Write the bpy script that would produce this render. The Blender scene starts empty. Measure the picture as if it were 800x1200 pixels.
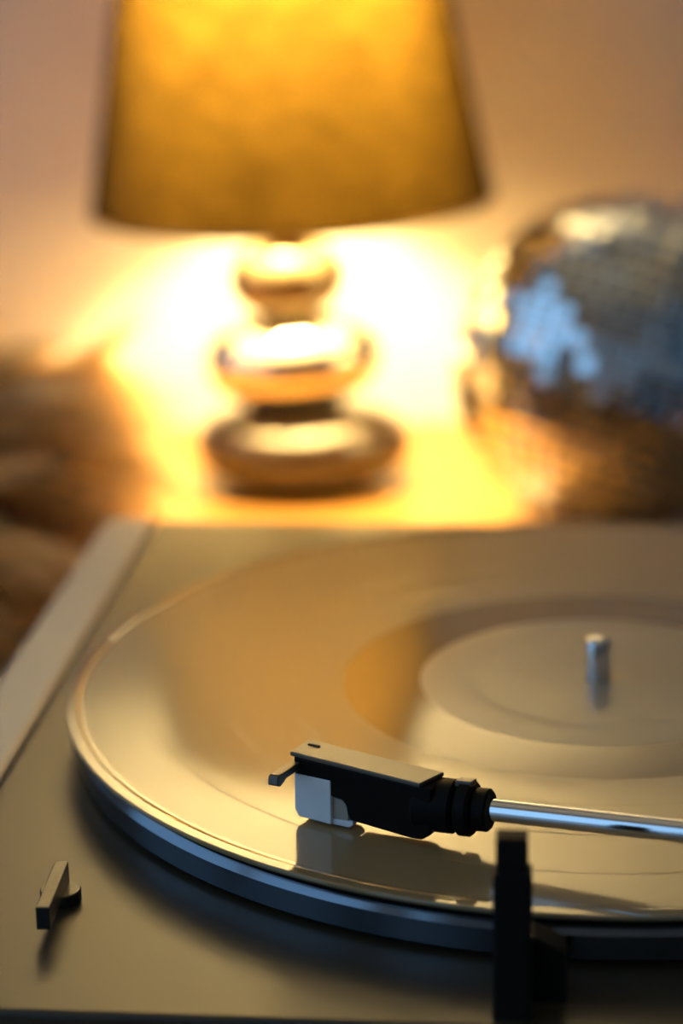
import bpy, bmesh, math, random
from mathutils import Vector, Matrix
random.seed(7)
sc = bpy.context.scene
COL = sc.collection
PI = math.pi

# ------------------------------------------------------------------ camera, sky, exposure
FPX = 2807.5                                   # focal length in pixels of an 800x1200 frame
cd = bpy.data.cameras.new('camera')
cam = bpy.data.objects.new('camera', cd)
COL.objects.link(cam)
cd.sensor_fit = 'HORIZONTAL'
cd.sensor_width = 24.0
cd.lens = FPX / 800 * 24.0
cd.clip_start = 0.02
cd.dof.use_dof = True
cd.dof.focus_distance = 0.578
cd.dof.aperture_fstop = (cd.lens / 1000) / 0.0145
pitch, roll = math.radians(16.832), math.radians(-1.131)
Fv = Vector((0, math.cos(pitch), -math.sin(pitch)))
Rv = Vector((1, 0, 0))
Uv = Rv.cross(Fv)
R2 = Rv * math.cos(roll) + Uv * math.sin(roll)
U2 = -Rv * math.sin(roll) + Uv * math.cos(roll)
cam.matrix_world = Matrix(((R2.x, U2.x, -Fv.x, -0.07157), (R2.y, U2.y, -Fv.y, -0.63601),
                           (R2.z, U2.z, -Fv.z, 0.36270), (0, 0, 0, 1)))
sc.camera = cam

sc.view_settings.view_transform = 'Standard'
sc.view_settings.look = 'None'
sc.view_settings.gamma = 1.0
sc.view_settings.use_curve_mapping = False
sc.view_settings.exposure = 0.0
sc.cycles.use_denoising = True
sc.cycles.caustics_refractive = False
sc.cycles.sample_clamp_indirect = 12.0
sc.cycles.max_bounces = 12

SKY = 1.3
w = bpy.data.worlds.new('dusk_sky')
sc.world = w
w.use_nodes = True
nt = w.node_tree
bg = nt.nodes['Background']
tc = nt.nodes.new('ShaderNodeTexCoord')
sp = nt.nodes.new('ShaderNodeSeparateXYZ')
rp = nt.nodes.new('ShaderNodeValToRGB')
nt.links.new(tc.outputs['Generated'], sp.inputs[0])
mr = nt.nodes.new('ShaderNodeMapRange')
mr.inputs[1].default_value = -1; mr.inputs[2].default_value = 1
nt.links.new(sp.outputs[2], mr.inputs[0])
nt.links.new(mr.outputs[0], rp.inputs[0])
rp.color_ramp.elements[0].position = 0.42; rp.color_ramp.elements[0].color = (0.12, 0.18, 0.26, 1)
rp.color_ramp.elements[1].position = 0.52; rp.color_ramp.elements[1].color = (0.33, 0.63, 1.0, 1)
nt.links.new(rp.outputs[0], bg.inputs[0])
bg.inputs[1].default_value = SKY

# ------------------------------------------------------------------ helpers
def mat(name, color, rough=0.5, metal=0.0, spec=0.5, coat=0.0, coat_rough=0.05, coat_ior=1.5, noise=0.0, nscale=60.0, bump=0.0, aniso=0.0):
    m = bpy.data.materials.new(name)
    m.use_nodes = True
    t = m.node_tree
    b = t.nodes['Principled BSDF']
    b.inputs['Base Color'].default_value = (*color, 1)
    b.inputs['Roughness'].default_value = rough
    b.inputs['Metallic'].default_value = metal
    b.inputs['Specular IOR Level'].default_value = spec
    b.inputs['Coat Weight'].default_value = coat
    b.inputs['Coat Roughness'].default_value = coat_rough
    b.inputs['Coat IOR'].default_value = coat_ior
    if noise or bump:
        c = t.nodes.new('ShaderNodeTexCoord')
        n = t.nodes.new('ShaderNodeTexNoise')
        n.inputs['Scale'].default_value = nscale
        n.inputs['Detail'].default_value = 5
        t.links.new(c.outputs['Object'], n.inputs['Vector'])
        if noise:
            r = t.nodes.new('ShaderNodeValToRGB')
            r.color_ramp.elements[0].position = 0.3
            r.color_ramp.elements[1].position = 0.7
            r.color_ramp.elements[0].color = tuple(x * (1 - noise) for x in color) + (1,)
            r.color_ramp.elements[1].color = tuple(min(1, x * (1 + noise)) for x in color) + (1,)
            t.links.new(n.outputs[0], r.inputs[0])
            t.links.new(r.outputs[0], b.inputs['Base Color'])
        if bump:
            bp = t.nodes.new('ShaderNodeBump')
            bp.inputs['Strength'].default_value = bump
            bp.inputs['Distance'].default_value = 0.001
            t.links.new(n.outputs[0], bp.inputs['Height'])
            t.links.new(bp.outputs[0], b.inputs['Normal'])
    if aniso:
        tg = t.nodes.new('ShaderNodeTangent')
        tg.direction_type = 'RADIAL'; tg.axis = 'Z'
        b.inputs['Anisotropic'].default_value = aniso
        t.links.new(tg.outputs[0], b.inputs['Tangent'])
    return m

def link(name, bm, m, parent=None, smooth=18, loc=None):
    me = bpy.data.meshes.new(name)
    bmesh.ops.recalc_face_normals(bm, faces=bm.faces[:])
    bm.to_mesh(me); bm.free()
    for x in (m if isinstance(m, (list, tuple)) else [m]):
        me.materials.append(x)
    if smooth:
        me.polygons.foreach_set('use_smooth', [True] * len(me.polygons))
        me.set_sharp_from_angle(angle=math.radians(smooth))
    o = bpy.data.objects.new(name, me)
    COL.objects.link(o)
    if parent: o.parent = parent
    if loc: o.location = loc
    return o

def empty(name, loc=(0, 0, 0), rz=0.0):
    o = bpy.data.objects.new(name, None)
    COL.objects.link(o)
    o.location = loc; o.rotation_euler = (0, 0, rz)
    o.empty_display_size = 0.02
    return o

def tag(o, label, cat, group=None):
    o['label'] = label; o['category'] = cat
    if group: o['group'] = group
    return o

def lab(o, label):
    o['label'] = label
    return o

def structure(o):
    o['kind'] = 'structure'
    return o

def box(bm, x0, x1, y0, y1, z0, z1, bev=0.0, seg=2):
    vs = [bm.verts.new(p) for p in ((x0, y0, z0), (x1, y0, z0), (x1, y1, z0), (x0, y1, z0), (x0, y0, z1), (x1, y0, z1), (x1, y1, z1), (x0, y1, z1))]
    fs = [bm.faces.new([vs[i] for i in f]) for f in ((3, 2, 1, 0), (4, 5, 6, 7), (0, 1, 5, 4), (1, 2, 6, 5), (2, 3, 7, 6), (3, 0, 4, 7))]
    if bev:
        es = list({e for f in fs for e in f.edges})
        bmesh.ops.bevel(bm, geom=es, offset=bev, segments=seg, affect='EDGES', profile=0.5)
    return bm

def boxm(*a, **k):
    return box(bmesh.new(), *a, **k)

def lathe(prof, n=96, mats=None, bm=None):
    """prof: (r, z) from one end to the other; r == 0 closes the end."""
    bm = bm or bmesh.new()
    rings = []
    for r, z in prof:
        if r < 1e-7:
            rings.append([bm.verts.new((0, 0, z))])
        else:
            rings.append([bm.verts.new((r * math.cos(2 * PI * i / n), r * math.sin(2 * PI * i / n), z)) for i in range(n)])
    for k in range(len(rings) - 1):
        a, b = rings[k], rings[k + 1]
        for i in range(n):
            j = (i + 1) % n
            if len(a) == 1: f = bm.faces.new((a[0], b[i], b[j]))
            elif len(b) == 1: f = bm.faces.new((a[i], b[0], a[j]))
            else: f = bm.faces.new((a[i], b[i], b[j], a[j]))
            if mats: f.material_index = mats[k]
    return bm

def lathe_along(p0, p1, prof, n=32, bm=None):
    """lathe profile (r, s) with s in metres measured along p0 -> p1"""
    bm2 = lathe(prof, n)
    d = (Vector(p1) - Vector(p0)).normalized()
    q = Vector((0, 0, 1)).rotation_difference(d).to_matrix().to_4x4()
    bmesh.ops.transform(bm2, matrix=Matrix.Translation(p0) @ q, verts=bm2.verts[:])
    return bm2

def prism(outline, u, v, o, depth_vec, bev=0.0, seg=2):
    """outline in (a, b) -> o + a*u + b*v, extruded along depth_vec"""
    bm = bmesh.new()
    o, u, v, d = Vector(o), Vector(u), Vector(v), Vector(depth_vec)
    A = [bm.verts.new(o + u * a + v * b) for a, b in outline]
    B = [bm.verts.new(o + u * a + v * b + d) for a, b in outline]
    n = len(A)
    bm.faces.new(A); bm.faces.new(B[::-1])
    for i in range(n):
        bm.faces.new((A[i], A[(i + 1) % n], B[(i + 1) % n], B[i]))
    bmesh.ops.recalc_face_normals(bm, faces=bm.faces[:])
    if bev:
        es = [e for e in bm.edges if e.calc_face_angle(0) > 0.5]
        bmesh.ops.bevel(bm, geom=es, offset=bev, segments=seg, affect='EDGES', profile=0.5)
    return bm

# ------------------------------------------------------------------ materials
M = {}
M['wall'] = mat('painted_plaster', (0.64, 0.625, 0.60), 0.9, noise=0.03, nscale=8, bump=0.15)
M['wall_slate'] = mat('daylight_tinted_slate', (0.22, 0.27, 0.33), 0.9, noise=0.03, nscale=8)  # unseen wall; cool daylight tone put into its colour for the ball's reflections
M['wall_pale'] = mat('daylight_tinted_pale', (0.62, 0.68, 0.74), 0.9, noise=0.03, nscale=8)  # unseen wall; window light's blue mixed into its white for the tube's reflection
M['ceiling'] = mat('ceiling_paint', (0.70, 0.72, 0.74), 0.95)
M['floor'] = mat('floor_boards', (0.20, 0.12, 0.07), 0.5, noise=0.3, nscale=5)
M['trim'] = mat('white_gloss_paint', (0.75, 0.75, 0.74), 0.4)
M['glass'] = bpy.data.materials.new('window_glass')
M['black'] = mat('black_plastic', (0.012, 0.0105, 0.009), 0.30, spec=0.8, bump=0.05, nscale=900)
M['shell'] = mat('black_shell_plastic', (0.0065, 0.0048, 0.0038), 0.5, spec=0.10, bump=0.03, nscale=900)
M['lid'] = mat('sheen_tan_lid', (0.10, 0.075, 0.044), 0.33, spec=1.0, bump=0.06, nscale=1200)  # black plastic lightened to tan: the wall's sheen is put into the colour
M['black_matte'] = mat('black_matte_plastic', (0.007, 0.006, 0.0055), 0.6, spec=0.15)
M['plinth'] = mat('dark_satin_plinth', (0.038, 0.027, 0.013), 0.40, spec=0.6, coat=0.22, coat_rough=0.24, coat_ior=1.5, bump=0.02, nscale=1500)
M['fascia'] = mat('grey_fascia', (0.62, 0.55, 0.44), 0.32, spec=0.9)
M['platter'] = mat('brushed_aluminium', (0.17, 0.195, 0.23), 0.15, metal=1.0)
M['rubber'] = mat('black_rubber', (0.012, 0.012, 0.012), 0.7, spec=0.3)
M['chrome'] = mat('chrome', (0.80, 0.81, 0.83), 0.10, metal=1.0)
M['cartridge'] = mat('pale_grey_plastic', (0.80, 0.81, 0.82), 0.45)
M['cart2'] = mat('warm_grey_plastic', (0.40, 0.34, 0.27), 0.45)
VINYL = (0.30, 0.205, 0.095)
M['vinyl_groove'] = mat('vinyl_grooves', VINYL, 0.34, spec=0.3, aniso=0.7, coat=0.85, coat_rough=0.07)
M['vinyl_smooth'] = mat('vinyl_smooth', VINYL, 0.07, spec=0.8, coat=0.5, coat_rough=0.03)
M['label'] = mat('label_paper', (0.40, 0.31, 0.20), 0.30, spec=0.5, noise=0.06, nscale=45)
M['wood'] = mat('oiled_wood', (0.30, 0.145, 0.030), 0.38, noise=0.25, nscale=9)
M['mirror'] = mat('mirror_glass', (0.82, 0.86, 0.88), 0.03, metal=1.0)
M['ball_core'] = mat('ball_core', (0.05, 0.05, 0.05), 0.6)
M['stone_dark'] = mat('dark_bronze_glaze', (0.030, 0.018, 0.010), 0.16, spec=0.6, coat=0.6)
M['stone_silver'] = mat('silver_glaze', (0.82, 0.78, 0.70), 0.16, metal=1.0)
M['stone_champagne'] = mat('champagne_glaze', (0.22, 0.17, 0.105), 0.2, metal=1.0)
M['brass'] = mat('dark_brass', (0.20, 0.13, 0.06), 0.3, metal=1.0)
M['cushion'] = mat('brown_backing', (0.06, 0.035, 0.02), 0.9, noise=0.3, nscale=30)

t = M['glass']; t.use_nodes = True; n = t.node_tree
n.nodes.remove(n.nodes['Principled BSDF'])
tr = n.nodes.new('ShaderNodeBsdfTransparent'); gl = n.nodes.new('ShaderNodeBsdfGlossy'); mx = n.nodes.new('ShaderNodeMixShader'); fr = n.nodes.new('ShaderNodeLayerWeight')
gl.inputs['Roughness'].default_value = 0.02; fr.inputs[0].default_value = 0.5
pw = n.nodes.new('ShaderNodeMath'); pw.operation = 'POWER'; pw.inputs[1].default_value = 5.0
pm = n.nodes.new('ShaderNodeMath'); pm.operation = 'MULTIPLY_ADD'; pm.inputs[1].default_value = 0.9; pm.inputs[2].default_value = 0.04
n.links.new(fr.outputs['Facing'], pw.inputs[0]); n.links.new(pw.outputs[0], pm.inputs[0])
n.links.new(pm.outputs[0], mx.inputs[0]); n.links.new(tr.outputs[0], mx.inputs[1]); n.links.new(gl.outputs[0], mx.inputs[2])
n.links.new(mx.outputs[0], n.nodes['Material Output'].inputs[0])

# frosted glowing bulb
BULB = 700.0
m = M['bulb'] = bpy.data.materials.new('frosted_bulb'); m.use_nodes = True; n = m.node_tree
n.nodes.remove(n.nodes['Principled BSDF'])
e = n.nodes.new('ShaderNodeEmission'); e.inputs[0].default_value = (1.0, 0.70, 0.27, 1); e.inputs[1].default_value = BULB
n.links.new(e.outputs[0], n.nodes['Material Output'].inputs[0])

# shade fabric: pale lining inside, dark brown weave outside, light passes best straight through the weave
m = M['shade'] = bpy.data.materials.new('shade_fabric'); m.use_nodes = True; n = m.node_tree
n.nodes.remove(n.nodes['Principled BSDF'])
N = n.nodes.new; L = n.links.new
geo = N('ShaderNodeNewGeometry')
outd = N('ShaderNodeBsdfDiffuse'); outd.inputs[0].default_value = (0.035, 0.022, 0.014, 1)
ind = N('ShaderNodeBsdfDiffuse'); ind.inputs[0].default_value = (0.82, 0.76, 0.62, 1)
side = N('ShaderNodeMixShader'); L(geo.outputs['Backfacing'], side.inputs[0]); L(outd.outputs[0], side.inputs[1]); L(ind.outputs[0], side.inputs[2])
trl = N('ShaderNodeBsdfTranslucent')
lw = N('ShaderNodeLayerWeight'); lw.inputs[0].default_value = 0.5
rmp = N('ShaderNodeValToRGB')
rmp.color_ramp.elements[0].position = 0.18; rmp.color_ramp.elements[0].color = (0.62, 0.62, 0.62, 1)
rmp.color_ramp.elements[1].position = 0.78; rmp.color_ramp.elements[1].color = (0.03, 0.03, 0.03, 1)
em_ = rmp.color_ramp.elements.new(0.5); em_.color = (0.30, 0.30, 0.30, 1)
L(lw.outputs['Facing'], rmp.inputs[0])
tcn = N('ShaderNodeTexCoord'); wn = N('ShaderNodeTexNoise'); wn.inputs['Scale'].default_value = 55; wn.inputs['Detail'].default_value = 4
mp = N('ShaderNodeMapping'); mp.inputs['Rotation'].default_value = (0, 0.6, 0); mp.inputs['Scale'].default_value = (1, 1, 3)
L(tcn.outputs['Object'], mp.inputs[0]); L(mp.outputs[0], wn.inputs[0])
wr = N('ShaderNodeValToRGB')
wr.color_ramp.elements[0].position = 0.3; wr.color_ramp.elements[0].color = (0.0112, 0.0062, 0.0008, 1)
wr.color_ramp.elements[1].position = 0.7; wr.color_ramp.elements[1].color = (0.0215, 0.0120, 0.0017, 1)
L(wn.outputs[0], wr.inputs[0]); L(wr.outputs[0], trl.inputs[0])
mx = N('ShaderNodeMixShader'); L(rmp.outputs[0], mx.inputs[0]); L(side.outputs[0], mx.inputs[1]); L(trl.outputs[0], mx.inputs[2])
L(mx.outputs[0], n.nodes['Material Output'].inputs[0])

# fur: colour varies from tuft to tuft by a mesh attribute
m = M['fur'] = mat('brown_fur', (0.2, 0.12, 0.06), 0.55, spec=0.3); n = m.node_tree
at = n.nodes.new('ShaderNodeAttribute'); at.attribute_name = 'tuft'
r = n.nodes.new('ShaderNodeValToRGB')
r.color_ramp.elements[0].color = (0.52, 0.32, 0.14, 1); r.color_ramp.elements[1].color = (0.97, 0.84, 0.54, 1)
n.links.new(at.outputs['Fac'], r.inputs[0]); n.links.new(r.outputs[0], n.nodes['Principled BSDF'].inputs['Base Color'])
ft = n.nodes.new('ShaderNodeBsdfTranslucent'); fm = n.nodes.new('ShaderNodeMixShader'); fm.inputs[0].default_value = 0.45
n.links.new(r.outputs[0], ft.inputs[0]); n.links.new(n.nodes['Principled BSDF'].outputs[0], fm.inputs[1]); n.links.new(ft.outputs[0], fm.inputs[2])
n.links.new(fm.outputs[0], n.nodes['Material Output'].inputs[0])

# ------------------------------------------------------------------ room
X0, X1, Y0, Y1, Z0, Z1 = -1.15, 1.7, -2.0, 0.640, -0.72, 2.0
T = 0.12
structure(link('floor', boxm(X0 - T, X1 + T, Y0 - T, Y1 + T, Z0 - T, Z0), M['floor'], smooth=0))
structure(link('ceiling', boxm(X0 - T, X1 + T, Y0 - T, Y1 + T, Z1, Z1 + T), M['ceiling'], smooth=0))
structure(link('wall_back', boxm(X0 - T, X1 + T, Y1, Y1 + T, Z0, Z1), M['wall'], smooth=0))
structure(link('wall_front', boxm(X0 - T, X1 + T, Y0 - T, Y0, Z0, Z1), M['wall_pale'], smooth=0))
structure(link('wall_right', boxm(X1, X1 + T, Y0, Y1, Z0, Z1), M['wall_slate'], smooth=0))
WINDOWS = ((-1.96, -1.00), (-0.85, 0.58))                # wide tall left window; narrow one added to reflect blue in the tube
WZ0, WZ1 = -0.58, 1.92
bm = bmesh.new()
ys = [Y0] + [y for p in WINDOWS for y in p] + [Y1]
for q in range(0, len(ys), 2): box(bm, X0 - T, X0, ys[q], ys[q + 1], Z0, Z1)
for y0, y1 in WINDOWS:
    box(bm, X0 - T, X0, y0, y1, Z0, WZ0); box(bm, X0 - T, X0, y0, y1, WZ1, Z1)
structure(link('wall_left', bm, M['wall'], smooth=0))
for q, (wy0, wy1) in enumerate(WINDOWS):
    win = structure(empty('window_%d' % (q + 1), (X0 - T / 2, (wy0 + wy1) / 2, WZ0)))
    hw, hh = (wy1 - wy0) / 2, WZ1 - WZ0
    bm = bmesh.new()
    for a in ((-hw, -hw + .06, 0, hh), (hw - .06, hw, 0, hh), (-hw + .06, hw - .06, 0, .06), (-hw + .06, hw - .06, hh - .06, hh), (-.03, .03, .06, hh - .06))[:4 + q]:
        box(bm, -.03, .03, *a)
    link('window_frame', bm, M['trim'], win, smooth=0)
    for y in (((.06 - hw, hw - .06),), ((.06 - hw, -.03), (.03, hw - .06)))[q]:
        link('window_pane', boxm(-.003, .003, y[0], y[1], .06, hh - .06), M['glass'], win, smooth=0)
for nm, b in (('baseboard_back', (X0, X1, Y1 - .015, Y1, Z0, Z0 + .08)), ('baseboard_right', (X1 - .015, X1, Y0, Y1 - .015, Z0, Z0 + .08)),
              ('baseboard_front', (X0, X1 - .015, Y0, Y0 + .015, Z0, Z0 + .08)), ('baseboard_left', (X0, X0 + .015, Y0 + .015, Y1 - .015, Z0, Z0 + .08))):
    structure(link(nm, boxm(*b), M['trim'], smooth=0))

# ------------------------------------------------------------------ table
TZ = 0.030                                     # height of the table top
tb = tag(empty('side_table', (0, 0.09, Z0)), 'warm brown wooden table under the lamp, mirror ball and turntable', 'table')
th = TZ - Z0
link('tabletop', boxm(-.85, 1.0, -.42, .545, th - .03, th, bev=.003), M['wood'], tb)
link('apron', boxm(-.78, .93, -.36, .48, th - .10, th - .03), M['wood'], tb, smooth=0)
for x in (-.78, .88):
    for y in (-.36, .43):
        link('leg', boxm(x, x + .05, y, y + .05, 0, th - .10, bev=.003), M['wood'], tb)

# ------------------------------------------------------------------ turntable
YAW = math.radians(-6.2)
ZP, ZR = 0.1063, 0.120
tt = tag(empty('turntable', (0, 0, 0), YAW), 'dark satin turntable with blue-glinting metal platter and a grey side strip', 'turntable')
PX0, PX1, PY0, PY1 = -.1605, .205, -.1775, .191
link('plinth', boxm(PX0, PX1, PY0, PY1, TZ + .018, ZP, bev=.0012), M['plinth'], tt)
lab(link('front_strip', boxm(PX0 - .0195, PX0 - .0006, PY0, PY1, TZ + .018, ZP + .0006, bev=.002), M['fascia'], tt), 'pale grey strip along the edge of the dark plinth')
for x in (PX0 + .03, PX1 - .04):
    for y in (PY0 + .04, PY1 - .04):
        o = link('foot', lathe([(0, 0), (.019, 0), (.020, .002), (.018, .0185), (0, .0185)], 32), M['rubber'], tt, loc=(x, y, TZ))
# platter: chamfered aluminium disc, spins about the spindle
pl = lab(link('platter', lathe([(0, .1071), (.1466, .1071), (.1478, .1078), (.1478, .1136), (.1462, .1156), (.140, .1156), (0, .1156)], 192), M['platter'], tt), 'brushed metal platter with a bright bevelled rim')
link('platter_mat', lathe([(0, .1156), (.1448, .1156), (.1451, .1162), (.1448, .1180), (0, .1180)], 128), M['rubber'], pl)
link('spindle', lathe([(.0034, .1160), (.0034, .1300), (.0031, .1312), (.0018, .1320), (0, .1322)], 32), M['chrome'], pl)
link('drive_hub', lathe([(0, ZP - .001), (.030, ZP - .001), (.030, .1072), (0, .1072)], 48), M['black'], tt)

def loc_w(x, y, z=0.0):
    """world point -> turntable's own frame"""
    c, s = math.cos(-YAW), math.sin(-YAW)
    return Vector((x * c - y * s, x * s + y * c, z))

# speed lever
dc = loc_w(-.1412, -.1081)
lv = lab(link('speed_lever', lathe([(0, ZP - .0005), (.0050, ZP - .0005), (.0050, ZP + .0028), (.0047, ZP + .0031), (0, ZP + .0031)], 40), M['black'], tt, loc=(dc.x, dc.y, 0)), 'small black lever bar on a round pivot')
a, b = loc_w(-.1429, -.1297), loc_w(-.1410, -.1044)
ax = (b - a); Lb = ax.length; ax.normalize(); px_ = Vector((ax.y, -ax.x, 0))
bm = prism([(-.00165, 0), (.00165, 0), (.00165, .0058), (-.00165, .0058)], px_, (0, 0, 1), a + Vector((0, 0, ZP + .0029)) - Vector((dc.x, dc.y, 0)), ax * Lb, bev=.0003)
link('lever_bar', bm, M['black'], lv)

# arm rest
ar = loc_w(-.0365, -.1680)
rest = lab(link('arm_rest', boxm(-.0042, .0042, -.0035, .0035, ZP - .0005, ZP + .0345, bev=.0008), M['black_matte'], tt, loc=(ar.x, ar.y, 0)), 'black upright arm rest post at the front edge')
link('rest_tip', boxm(-.0036, .0033, -.0028, .0028, ZP + .0340, ZP + .0425, bev=.0006), M['black_matte'], rest)
bm = prism([(0, 0), (.0080, 0), (.0080, .0125), (.001, .0160), (0, .0160)], (1, 0, 0), (0, 0, 1), (.0035, .0050, ZP - .0005), (0, .009, 0), bev=.0006)
link('lift_housing', bm, M['black_matte'], rest)

# tonearm: world coordinates, then taken into the turntable's frame
def W(p): return loc_w(p[0], p[1], p[2])
T0, T1 = W((-.0389, -.1113, .1295)), W((.0056, -.1294, .1310))
td = (T1 - T0).normalized()
PV = T0 + td * .176
arm = lab(link('tonearm', lathe_along(T0 - td * .004, PV, [(0, 0), (.0026, 0), (.00275, .0004), (.00275, .172), (0, .172)], 40), M['chrome'], tt), 'polished silver tonearm tube with black headshell')
up = Vector((0, 0, 1))
# headshell: deep hollow-nosed housing
H0, H1 = W((-.0846, -.0935, 0)), W((-.0537, -.1118, 0))
hd = (H1 - H0); HL = hd.length; hd.normalize()
hp = Vector((-hd.y, hd.x, 0))                 # away from the camera side
if hp.y < 0: hp = -hp
prof = [(0, .1366), (.0, .1315), (.0092, .1312), (.0096, .1280), (.0134, .1275), (.0145, .1263), (.0149, .1240), (.0156, .1226), (HL - .003, .1214), (HL - .0005, .1217), (HL + .0020, .1235), (HL + .0020, .1350), (HL + .001, .1354), (HL * .5, .1360)]
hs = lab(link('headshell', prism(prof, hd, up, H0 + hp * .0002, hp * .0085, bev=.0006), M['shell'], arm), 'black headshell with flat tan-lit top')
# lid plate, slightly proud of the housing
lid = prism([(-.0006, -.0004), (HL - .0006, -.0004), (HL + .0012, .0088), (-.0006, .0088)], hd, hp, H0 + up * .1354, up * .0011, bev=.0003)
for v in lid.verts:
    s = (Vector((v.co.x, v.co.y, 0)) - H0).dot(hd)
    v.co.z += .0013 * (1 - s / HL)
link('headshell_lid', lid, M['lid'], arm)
link('lid_slot', prism([(0, 0), (.0032, 0), (.0032, .0006), (0, .0006)], hd, hp, H0 + hd * .0010 + hp * .0054 + up * .1374, up * .0006), M['rubber'], arm, smooth=0)
# finger lift
g0, g1 = W((-.0825, -.0905, .1343)), W((-.0893, -.1030, .1349))
gd = (g1 - g0).normalized(); gs = Vector((-gd.y, gd.x, 0)).normalized()
LG = (g1 - g0).length
bm = prism([(-.003, .0007), (LG - .0008, .0007), (LG, .0003), (LG + .0003, -.0018), (LG - .0012, -.0024), (LG - .0030, -.0018), (LG - .004, -.0012), (-.003, -.0012)], gd, up, g0 - gs * .0014, gs * .0028, bev=.0003)
link('finger_lift', bm, M['lid'], arm)
# cartridge
bm = prism([(.0002, .1321), (.0002, .1226), (.0012, .1209), (.0105, .1206), (.0105, .1321)], hd, up, H0 - hp * .0001, hp * .0078, bev=.0003)
ct = lab(link('cartridge', bm, M['cartridge'], arm), 'pale grey cartridge under the headshell nose')
bm = prism([(.0100, .1214), (.0148, .1214), (.0148, .1245), (.0143, .1262), (.0132, .1272), (.0100, .1276)], hd, up, H0 + hp * .0010, hp * .0060, bev=.0003)
lab(link('stylus_guard', bm, M['cart2'], arm), 'warm grey rear block of the cartridge')
bm = prism([(.0030, .1208), (.0034, .12035), (.0150, .1204), (.0162, .1212), (.0162, .1222), (.0030, .1214)], hd, up, H0 + hp * .0008, hp * .0058, bev=.0002)
link('stylus_holder', bm, M['cartridge'], arm)
# locking collar between shell and tube
c0 = W((-.0500, -.1068, .1289))
for nm, r, s0, s1 in (('shell_socket', .0066, -.0050, .0050), ('locking_ring', .0068, .0058, .0094), ('arm_collar', .0052, .0096, .0135)):
    link(nm, lathe_along(c0, c0 + td, [(0, s0), (r - .0006, s0), (r, s0 + .0006), (r, s1 - .0006), (r - .0006, s1), (0, s1)], 40), M['shell'], arm)
link('ring_tab', prism([(0, 0), (.0042, 0), (.0042, .0016), (0, .0016)], td, up, c0 + td * .0052 + up * .0058 - hp * .0016, hp * .0030, bev=.0003), M['lid'], arm)
# pivot, bearing and counterweight, beyond the right edge of the picture
lab(link('pivot_post', lathe([(0, ZP - .0005), (.019, ZP - .0005), (.019, ZP + .004), (.010, ZP + .006), (.010, PV.z + .006), (.008, PV.z + .008), (0, PV.z + .008)], 48), M['black'], arm, loc=(PV.x, PV.y, 0)), 'black pivot post')
link('counterweight', lathe_along(PV, PV + td, [(0, .009), (.0028, .009), (.0028, .022), (.012, .022), (.0125, .0225), (.0125, .041), (.012, .0415), (0, .0415)], 48), M['black'], arm)

# ------------------------------------------------------------------ record
B = .1181
prof = [(.0036, B), (.1488, B), (.1497, B + .0004), (.1500, B + .0010), (.1499, B + .00158), (.1495, B + .00168), (.1468, B + .00171), (.1462, B + .00152), (.1459, B + .00150), (.1448, B + .00148)]
mi = [1] * 9
gaps = [.1276, .1062, .0880]
def push(r, z, m_):
    prof.append((r, z)); mi.append(m_)
for g in gaps:
    push(g + .0005, B + .00150, 0)
    push(g + .00025, B + .00153, 0); push(g - .00025, B + .00153, 0); push(g - .0005, B + .00150, 0)
push(.0722, B + .00150, 0)
push(.0708, B + .00144, 1); push(.0504, B + .00144, 1); push(.0036, B + .00144, 1)
prof.append(prof[0]); mi.append(1)
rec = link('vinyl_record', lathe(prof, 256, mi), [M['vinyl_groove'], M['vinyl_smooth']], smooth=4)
tag(rec, 'tan-gleaming vinyl record lying on the turntable platter under the black headshell', 'record')
lab(link('record_label', lathe([(.0036, B + .00137), (.0499, B + .00137), (.0502, B + .00146), (.0499, B + .00152), (.0350, B + .00152), (.0347, B + .00150), (.0343, B + .00150), (.0340, B + .00152), (.0036, B + .00152), (.0036, B + .00137)], 128), M['label'], rec), 'plain beige paper label')

# ------------------------------------------------------------------ table lamp
LX, LY = -.0926, .5176
lamp = tag(empty('table_lamp', (LX, LY, TZ)), 'lit table lamp of stacked pebbles under a brown fabric shade', 'lamp')
def pebble(name, rx, ry, z0, z1, m_, dx=0, tilt=0.0, sq=2.5, top=.35):
    """squashed superellipsoid with a flattened underside"""
    n, k = 72, 30
    pr = []
    for i in range(k + 1):
        a = -PI / 2 + PI * i / k
        c, s = max(0.0, math.cos(a)), math.sin(a)
        pr.append((0 if i in (0, k) else c ** (2 / sq), math.copysign(abs(s) ** (2 / 2.1), s)))
    bm = lathe(pr, n)
    zc, h = (z0 + z1) / 2, (z1 - z0) / 2
    for v in bm.verts:
        a = math.atan2(v.co.y, v.co.x)
        q = 1 + .03 * math.cos(2 * a + dx * 90) + .015 * math.cos(3 * a)
        z = v.co.z
        z = max(z, -.93) if z < 0 else z
        v.co = Vector((v.co.x * rx * q, v.co.y * ry * q, z * h))
    bmesh.ops.rotate(bm, verts=bm.verts[:], cent=(0, 0, 0), matrix=Matrix.Rotation(tilt, 3, 'Y'))
    bmesh.ops.translate(bm, verts=bm.verts[:], vec=(dx, 0, zc))
    return link(name, bm, m_, lamp, smooth=60)
lab(pebble('pebble', .0575, .053, -.0012, .0465, M['stone_dark'], .002, 0, 2.6), 'dark bronze pebble, lowest and widest of the stack')
lab(pebble('pebble', .0465, .043, .0440, .0945, M['stone_silver'], -.002, -.05, 2.4), 'bright silvery pebble in the middle of the stack')
lab(pebble('pebble', .0310, .029,   .0925, .1345, M['stone_champagne'], -.004, -.03, 2.3), 'smallest champagne pebble at the top of the stack')
link('neck', lathe([(0, .130), (.009, .130), (.010, .136), (.020, .146), (.020, .150), (.008, .152), (.008, .160), (0, .160)], 32), M['brass'], lamp, loc=(-.003, 0, 0))
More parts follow.
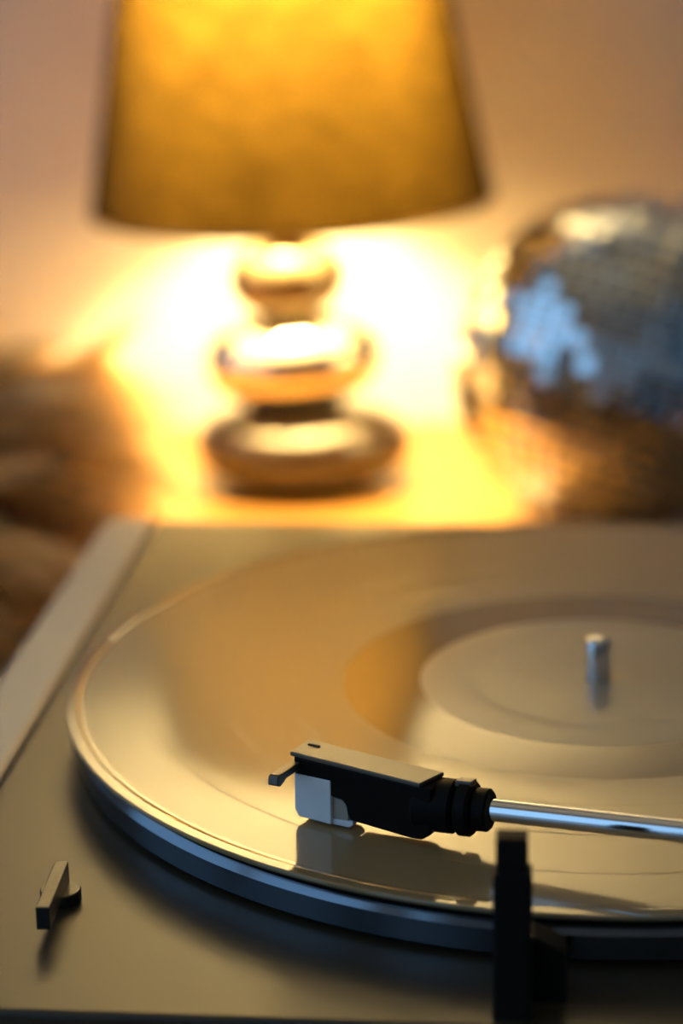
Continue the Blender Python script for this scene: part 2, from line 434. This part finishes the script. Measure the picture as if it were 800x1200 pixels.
link('bulb_socket', lathe([(0, .158), (.014, .158), (.015, .160), (.015, .187), (.013, .190), (0, .190)], 32), M['black'], lamp)
link('bulb', lathe([(0, .2365), (.0212, .2365), (.0270, .256), (.0335, .283), (.0360, .302), (.0345, .316), (.0270, .3300), (.0130, .3372), (0, .3385)], 64), M['bulb'], lamp)
link('bulb_light_stop', lathe([(0, .189), (.0125, .189), (.0135, .202), (.0175, .224), (.0205, .236), (0, .236)], 64), M['trim'], lamp)  # opaque collar added below the bulb to cut its downward light
SZ0, SZ1, SR0, SR1 = .1535, .3465, .1065, .0705
bm = bmesh.new()
k = 14
lathe([(SR0 + (SR1 - SR0) * i / k, SZ0 + (SZ1 - SZ0) * i / k) for i in range(k + 1)], 128, bm=bm)
for v in bm.verts: v.co.z -= SZ0
me_shade = link('lamp_shade', bm, M['shade'], lamp, smooth=60, loc=(0, 0, SZ0))
lab(me_shade, 'brown fabric shade glowing amber')
# make sure the outside is the front face
mp_ = me_shade.data
f0 = mp_.polygons[0]
if f0.normal.dot(Vector((f0.center.x, f0.center.y, 0))) < 0: mp_.flip_normals()
def ring(r, z, t_, n=96, k=8):
    return lathe([(r + t_ * math.cos(2 * PI * i / k), z + t_ * math.sin(2 * PI * i / k)) for i in range(k)] + [(r + t_, z)], n)
link('shade_hem', ring(SR0, 0, .0013), M['brass'], me_shade)
link('shade_hem', ring(SR1, SZ1 - SZ0, .0013), M['brass'], me_shade)
HC = SZ1 - SZ0 - .016
bm = ring(.017, HC, .0013, 32)
for i in range(3):
    a = 2 * PI * i / 3 + .4
    rr = SR0 + (SR1 - SR0) * HC / (SZ1 - SZ0)
    b2 = lathe_along((.017 * math.cos(a), .017 * math.sin(a), HC), (rr * math.cos(a), rr * math.sin(a), HC), [(0, 0), (.0011, 0), (.0011, rr - .0175), (0, rr - .0175)], 8)
    tm = bpy.data.meshes.new('tmp'); b2.to_mesh(tm); b2.free(); bm.from_mesh(tm); bpy.data.meshes.remove(tm)
link('shade_carrier', bm, M['brass'], me_shade)
me_shade.rotation_euler = (0, math.radians(-1.7), 0)

lamp.scale = (.917, .917, .917)

# ------------------------------------------------------------------ mirror ball
BR = .0775
ball = tag(empty('disco_ball', (.0569, .4314, TZ)), 'round mirror ball of small square tiles resting on the table by the lamp', 'mirror ball')
core = link('ball_core', lathe([(0 if i in (0, 32) else (BR - .0017) * math.cos(-PI / 2 + PI * i / 32), BR + (BR - .0017) * math.sin(-PI / 2 + PI * i / 32)) for i in range(33)], 64), M['ball_core'], ball)
TS = .0078
tile_me = None
rows = int(PI * BR / (TS + .0010))
tiles = []
rnd = random.Random(3)
for i in range(rows):
    la = -PI / 2 + PI * (i + .5) / rows
    nt_ = max(3, int(2 * PI * BR * math.cos(la) / (TS + .0009)))
    off = rnd.random() * 6.28
    for j in range(nt_):
        lo = 2 * PI * j / nt_ + off
        nrm = Vector((math.cos(la) * math.cos(lo), math.cos(la) * math.sin(lo), math.sin(la)))
        tiles.append((nrm, la, lo))
axis = Matrix.Rotation(math.radians(20), 3, 'Y') @ Matrix.Rotation(math.radians(-14), 3, 'X')   # the ball lies a little tipped over
tiles = [((axis @ nrm), la, lo) for nrm, la, lo in tiles]
bc = Vector((.0569, .4314, TZ + BR))
view = (cam.matrix_world.translation - bc).normalized()
tiles.sort(key=lambda q: -q[0].dot(view))
def tile_matrix(q):
    nrm, la, lo = q
    e1 = axis @ Vector((-math.sin(lo), math.cos(lo), 0))
    e2 = nrm.cross(e1)
    j1, j2 = rnd.gauss(0, .03), rnd.gauss(0, .03)
    nn = (nrm + e1 * j1 + e2 * j2).normalized()
    e1 = (e1 - nn * e1.dot(nn)).normalized(); e2 = nn.cross(e1)
    p = nrm * (BR - .0009) + Vector((0, 0, BR))
    return Matrix(((e1.x, e2.x, nn.x, p.x), (e1.y, e2.y, nn.y, p.y), (e1.z, e2.z, nn.z, p.z), (0, 0, 0, 1)))
first = link('mirror_tile', boxm(-TS / 2, TS / 2, -TS / 2, TS / 2, -.0009, .0006, bev=.0003, seg=1), M['mirror'], ball, smooth=0)
first.matrix_local = tile_matrix(tiles[0])
for q in tiles[1:300]:
    o = first.copy(); COL.objects.link(o); o.parent = ball; o.matrix_local = tile_matrix(q)
bm = bmesh.new()
for q in tiles[300:]:
    if q[0].z < -.985: continue
    mtx = tile_matrix(q)
    c = [mtx @ Vector(p) for p in ((-TS / 2, -TS / 2, -.0009), (TS / 2, -TS / 2, -.0009), (TS / 2, TS / 2, -.0009), (-TS / 2, TS / 2, -.0009), (-TS / 2, -TS / 2, .0006), (TS / 2, -TS / 2, .0006), (TS / 2, TS / 2, .0006), (-TS / 2, TS / 2, .0006))]
    vs = [bm.verts.new(p) for p in c]
    for f in ((3, 2, 1, 0), (4, 5, 6, 7), (0, 1, 5, 4), (1, 2, 6, 5), (2, 3, 7, 6), (3, 0, 4, 7)): bm.faces.new([vs[k] for k in f])
o = link('mirror_tiles', bm, M['mirror'], ball, smooth=0); o['kind'] = 'stuff'

# ------------------------------------------------------------------ furry cushion
CX, CY = -.3385, .262
cu = tag(link('fur_cushion', bmesh.new(), M['cushion'], loc=(CX, CY, TZ)), 'shaggy brown fur cushion lying beside the turntable, left of the lamp', 'cushion')
bm = bmesh.new()
n, k = 64, 18
AX, AY, AH = .130, .240, .092
def cush(u, a):                                # u from -1 (underside) to 1 (top)
    c = math.cos(u * PI / 2)
    ca, sa = math.cos(a), math.sin(a)
    rr = (abs(ca) ** 5 + abs(sa) ** 5) ** (-1 / 5)
    s = math.sin(u * PI / 2)
    return Vector((AX * rr * ca * c ** .7, AY * rr * sa * c ** .7, AH * .5 + AH * .5 * math.copysign(abs(s) ** .85, s)))
rings = []
for i in range(k + 1):
    u = -1 + 2 * i / k
    rings.append([bm.verts.new(cush(u, 0))] if i in (0, k) else [bm.verts.new(cush(u, 2 * PI * j / n)) for j in range(n)])
for i in range(k):
    A_, B_ = rings[i], rings[i + 1]
    for j in range(n):
        q = (j + 1) % n
        if len(A_) == 1: bm.faces.new((A_[0], B_[j], B_[q]))
        elif len(B_) == 1: bm.faces.new((A_[j], B_[0], A_[q]))
        else: bm.faces.new((A_[j], A_[q], B_[q], B_[j]))
bmesh.ops.recalc_face_normals(bm, faces=bm.faces[:])
bm.to_mesh(cu.data); bm.free()
cu.data.polygons.foreach_set('use_smooth', [True] * len(cu.data.polygons))
rf = random.Random(11)
verts, faces, tv = [], [], []
def strand(p, d, ln, wd, val):
    side = d.cross(Vector((rf.gauss(0, 1), rf.gauss(0, 1), rf.gauss(0, 1)))).normalized() * wd
    b0 = len(verts)
    q = p.copy(); dd = d.copy()
    for s in range(4):
        ww = (1, .9, .6, .08)[s]
        zz = Vector((q.x, q.y, max(q.z, .002)))
        verts.append(zz - side * ww); verts.append(zz + side * ww)
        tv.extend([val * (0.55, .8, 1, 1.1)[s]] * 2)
        dd = (dd + Vector((0, 0, -.22)) + Vector((.12, -.05, 0))).normalized()
        q = q + dd * ln / 3
    for s in range(3):
        i0 = b0 + 2 * s
        faces.append((i0, i0 + 1, i0 + 3, i0 + 2))
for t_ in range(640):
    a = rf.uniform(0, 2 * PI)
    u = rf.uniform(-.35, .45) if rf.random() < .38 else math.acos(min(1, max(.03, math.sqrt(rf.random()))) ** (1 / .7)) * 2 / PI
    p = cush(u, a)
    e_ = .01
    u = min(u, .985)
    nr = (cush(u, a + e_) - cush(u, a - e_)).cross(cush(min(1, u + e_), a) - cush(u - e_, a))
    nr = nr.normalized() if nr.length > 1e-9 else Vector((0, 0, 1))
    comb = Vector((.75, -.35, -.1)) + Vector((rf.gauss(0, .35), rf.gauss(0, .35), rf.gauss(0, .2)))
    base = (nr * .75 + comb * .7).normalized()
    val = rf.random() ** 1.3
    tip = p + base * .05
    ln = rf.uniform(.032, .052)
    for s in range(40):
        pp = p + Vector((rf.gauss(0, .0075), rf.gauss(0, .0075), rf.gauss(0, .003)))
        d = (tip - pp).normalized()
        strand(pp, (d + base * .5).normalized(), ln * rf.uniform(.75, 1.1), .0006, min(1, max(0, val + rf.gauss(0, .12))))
me = bpy.data.meshes.new('fur')
me.from_pydata([tuple(v) for v in verts], [], faces)
at = me.attributes.new('tuft', 'FLOAT', 'POINT')
at.data.foreach_set('value', tv)
me.materials.append(M['fur'])
fo = bpy.data.objects.new('fur', me); COL.objects.link(fo); fo.parent = cu; fo['kind'] = 'stuff'
cu.rotation_euler = (0, 0, math.radians(-15))
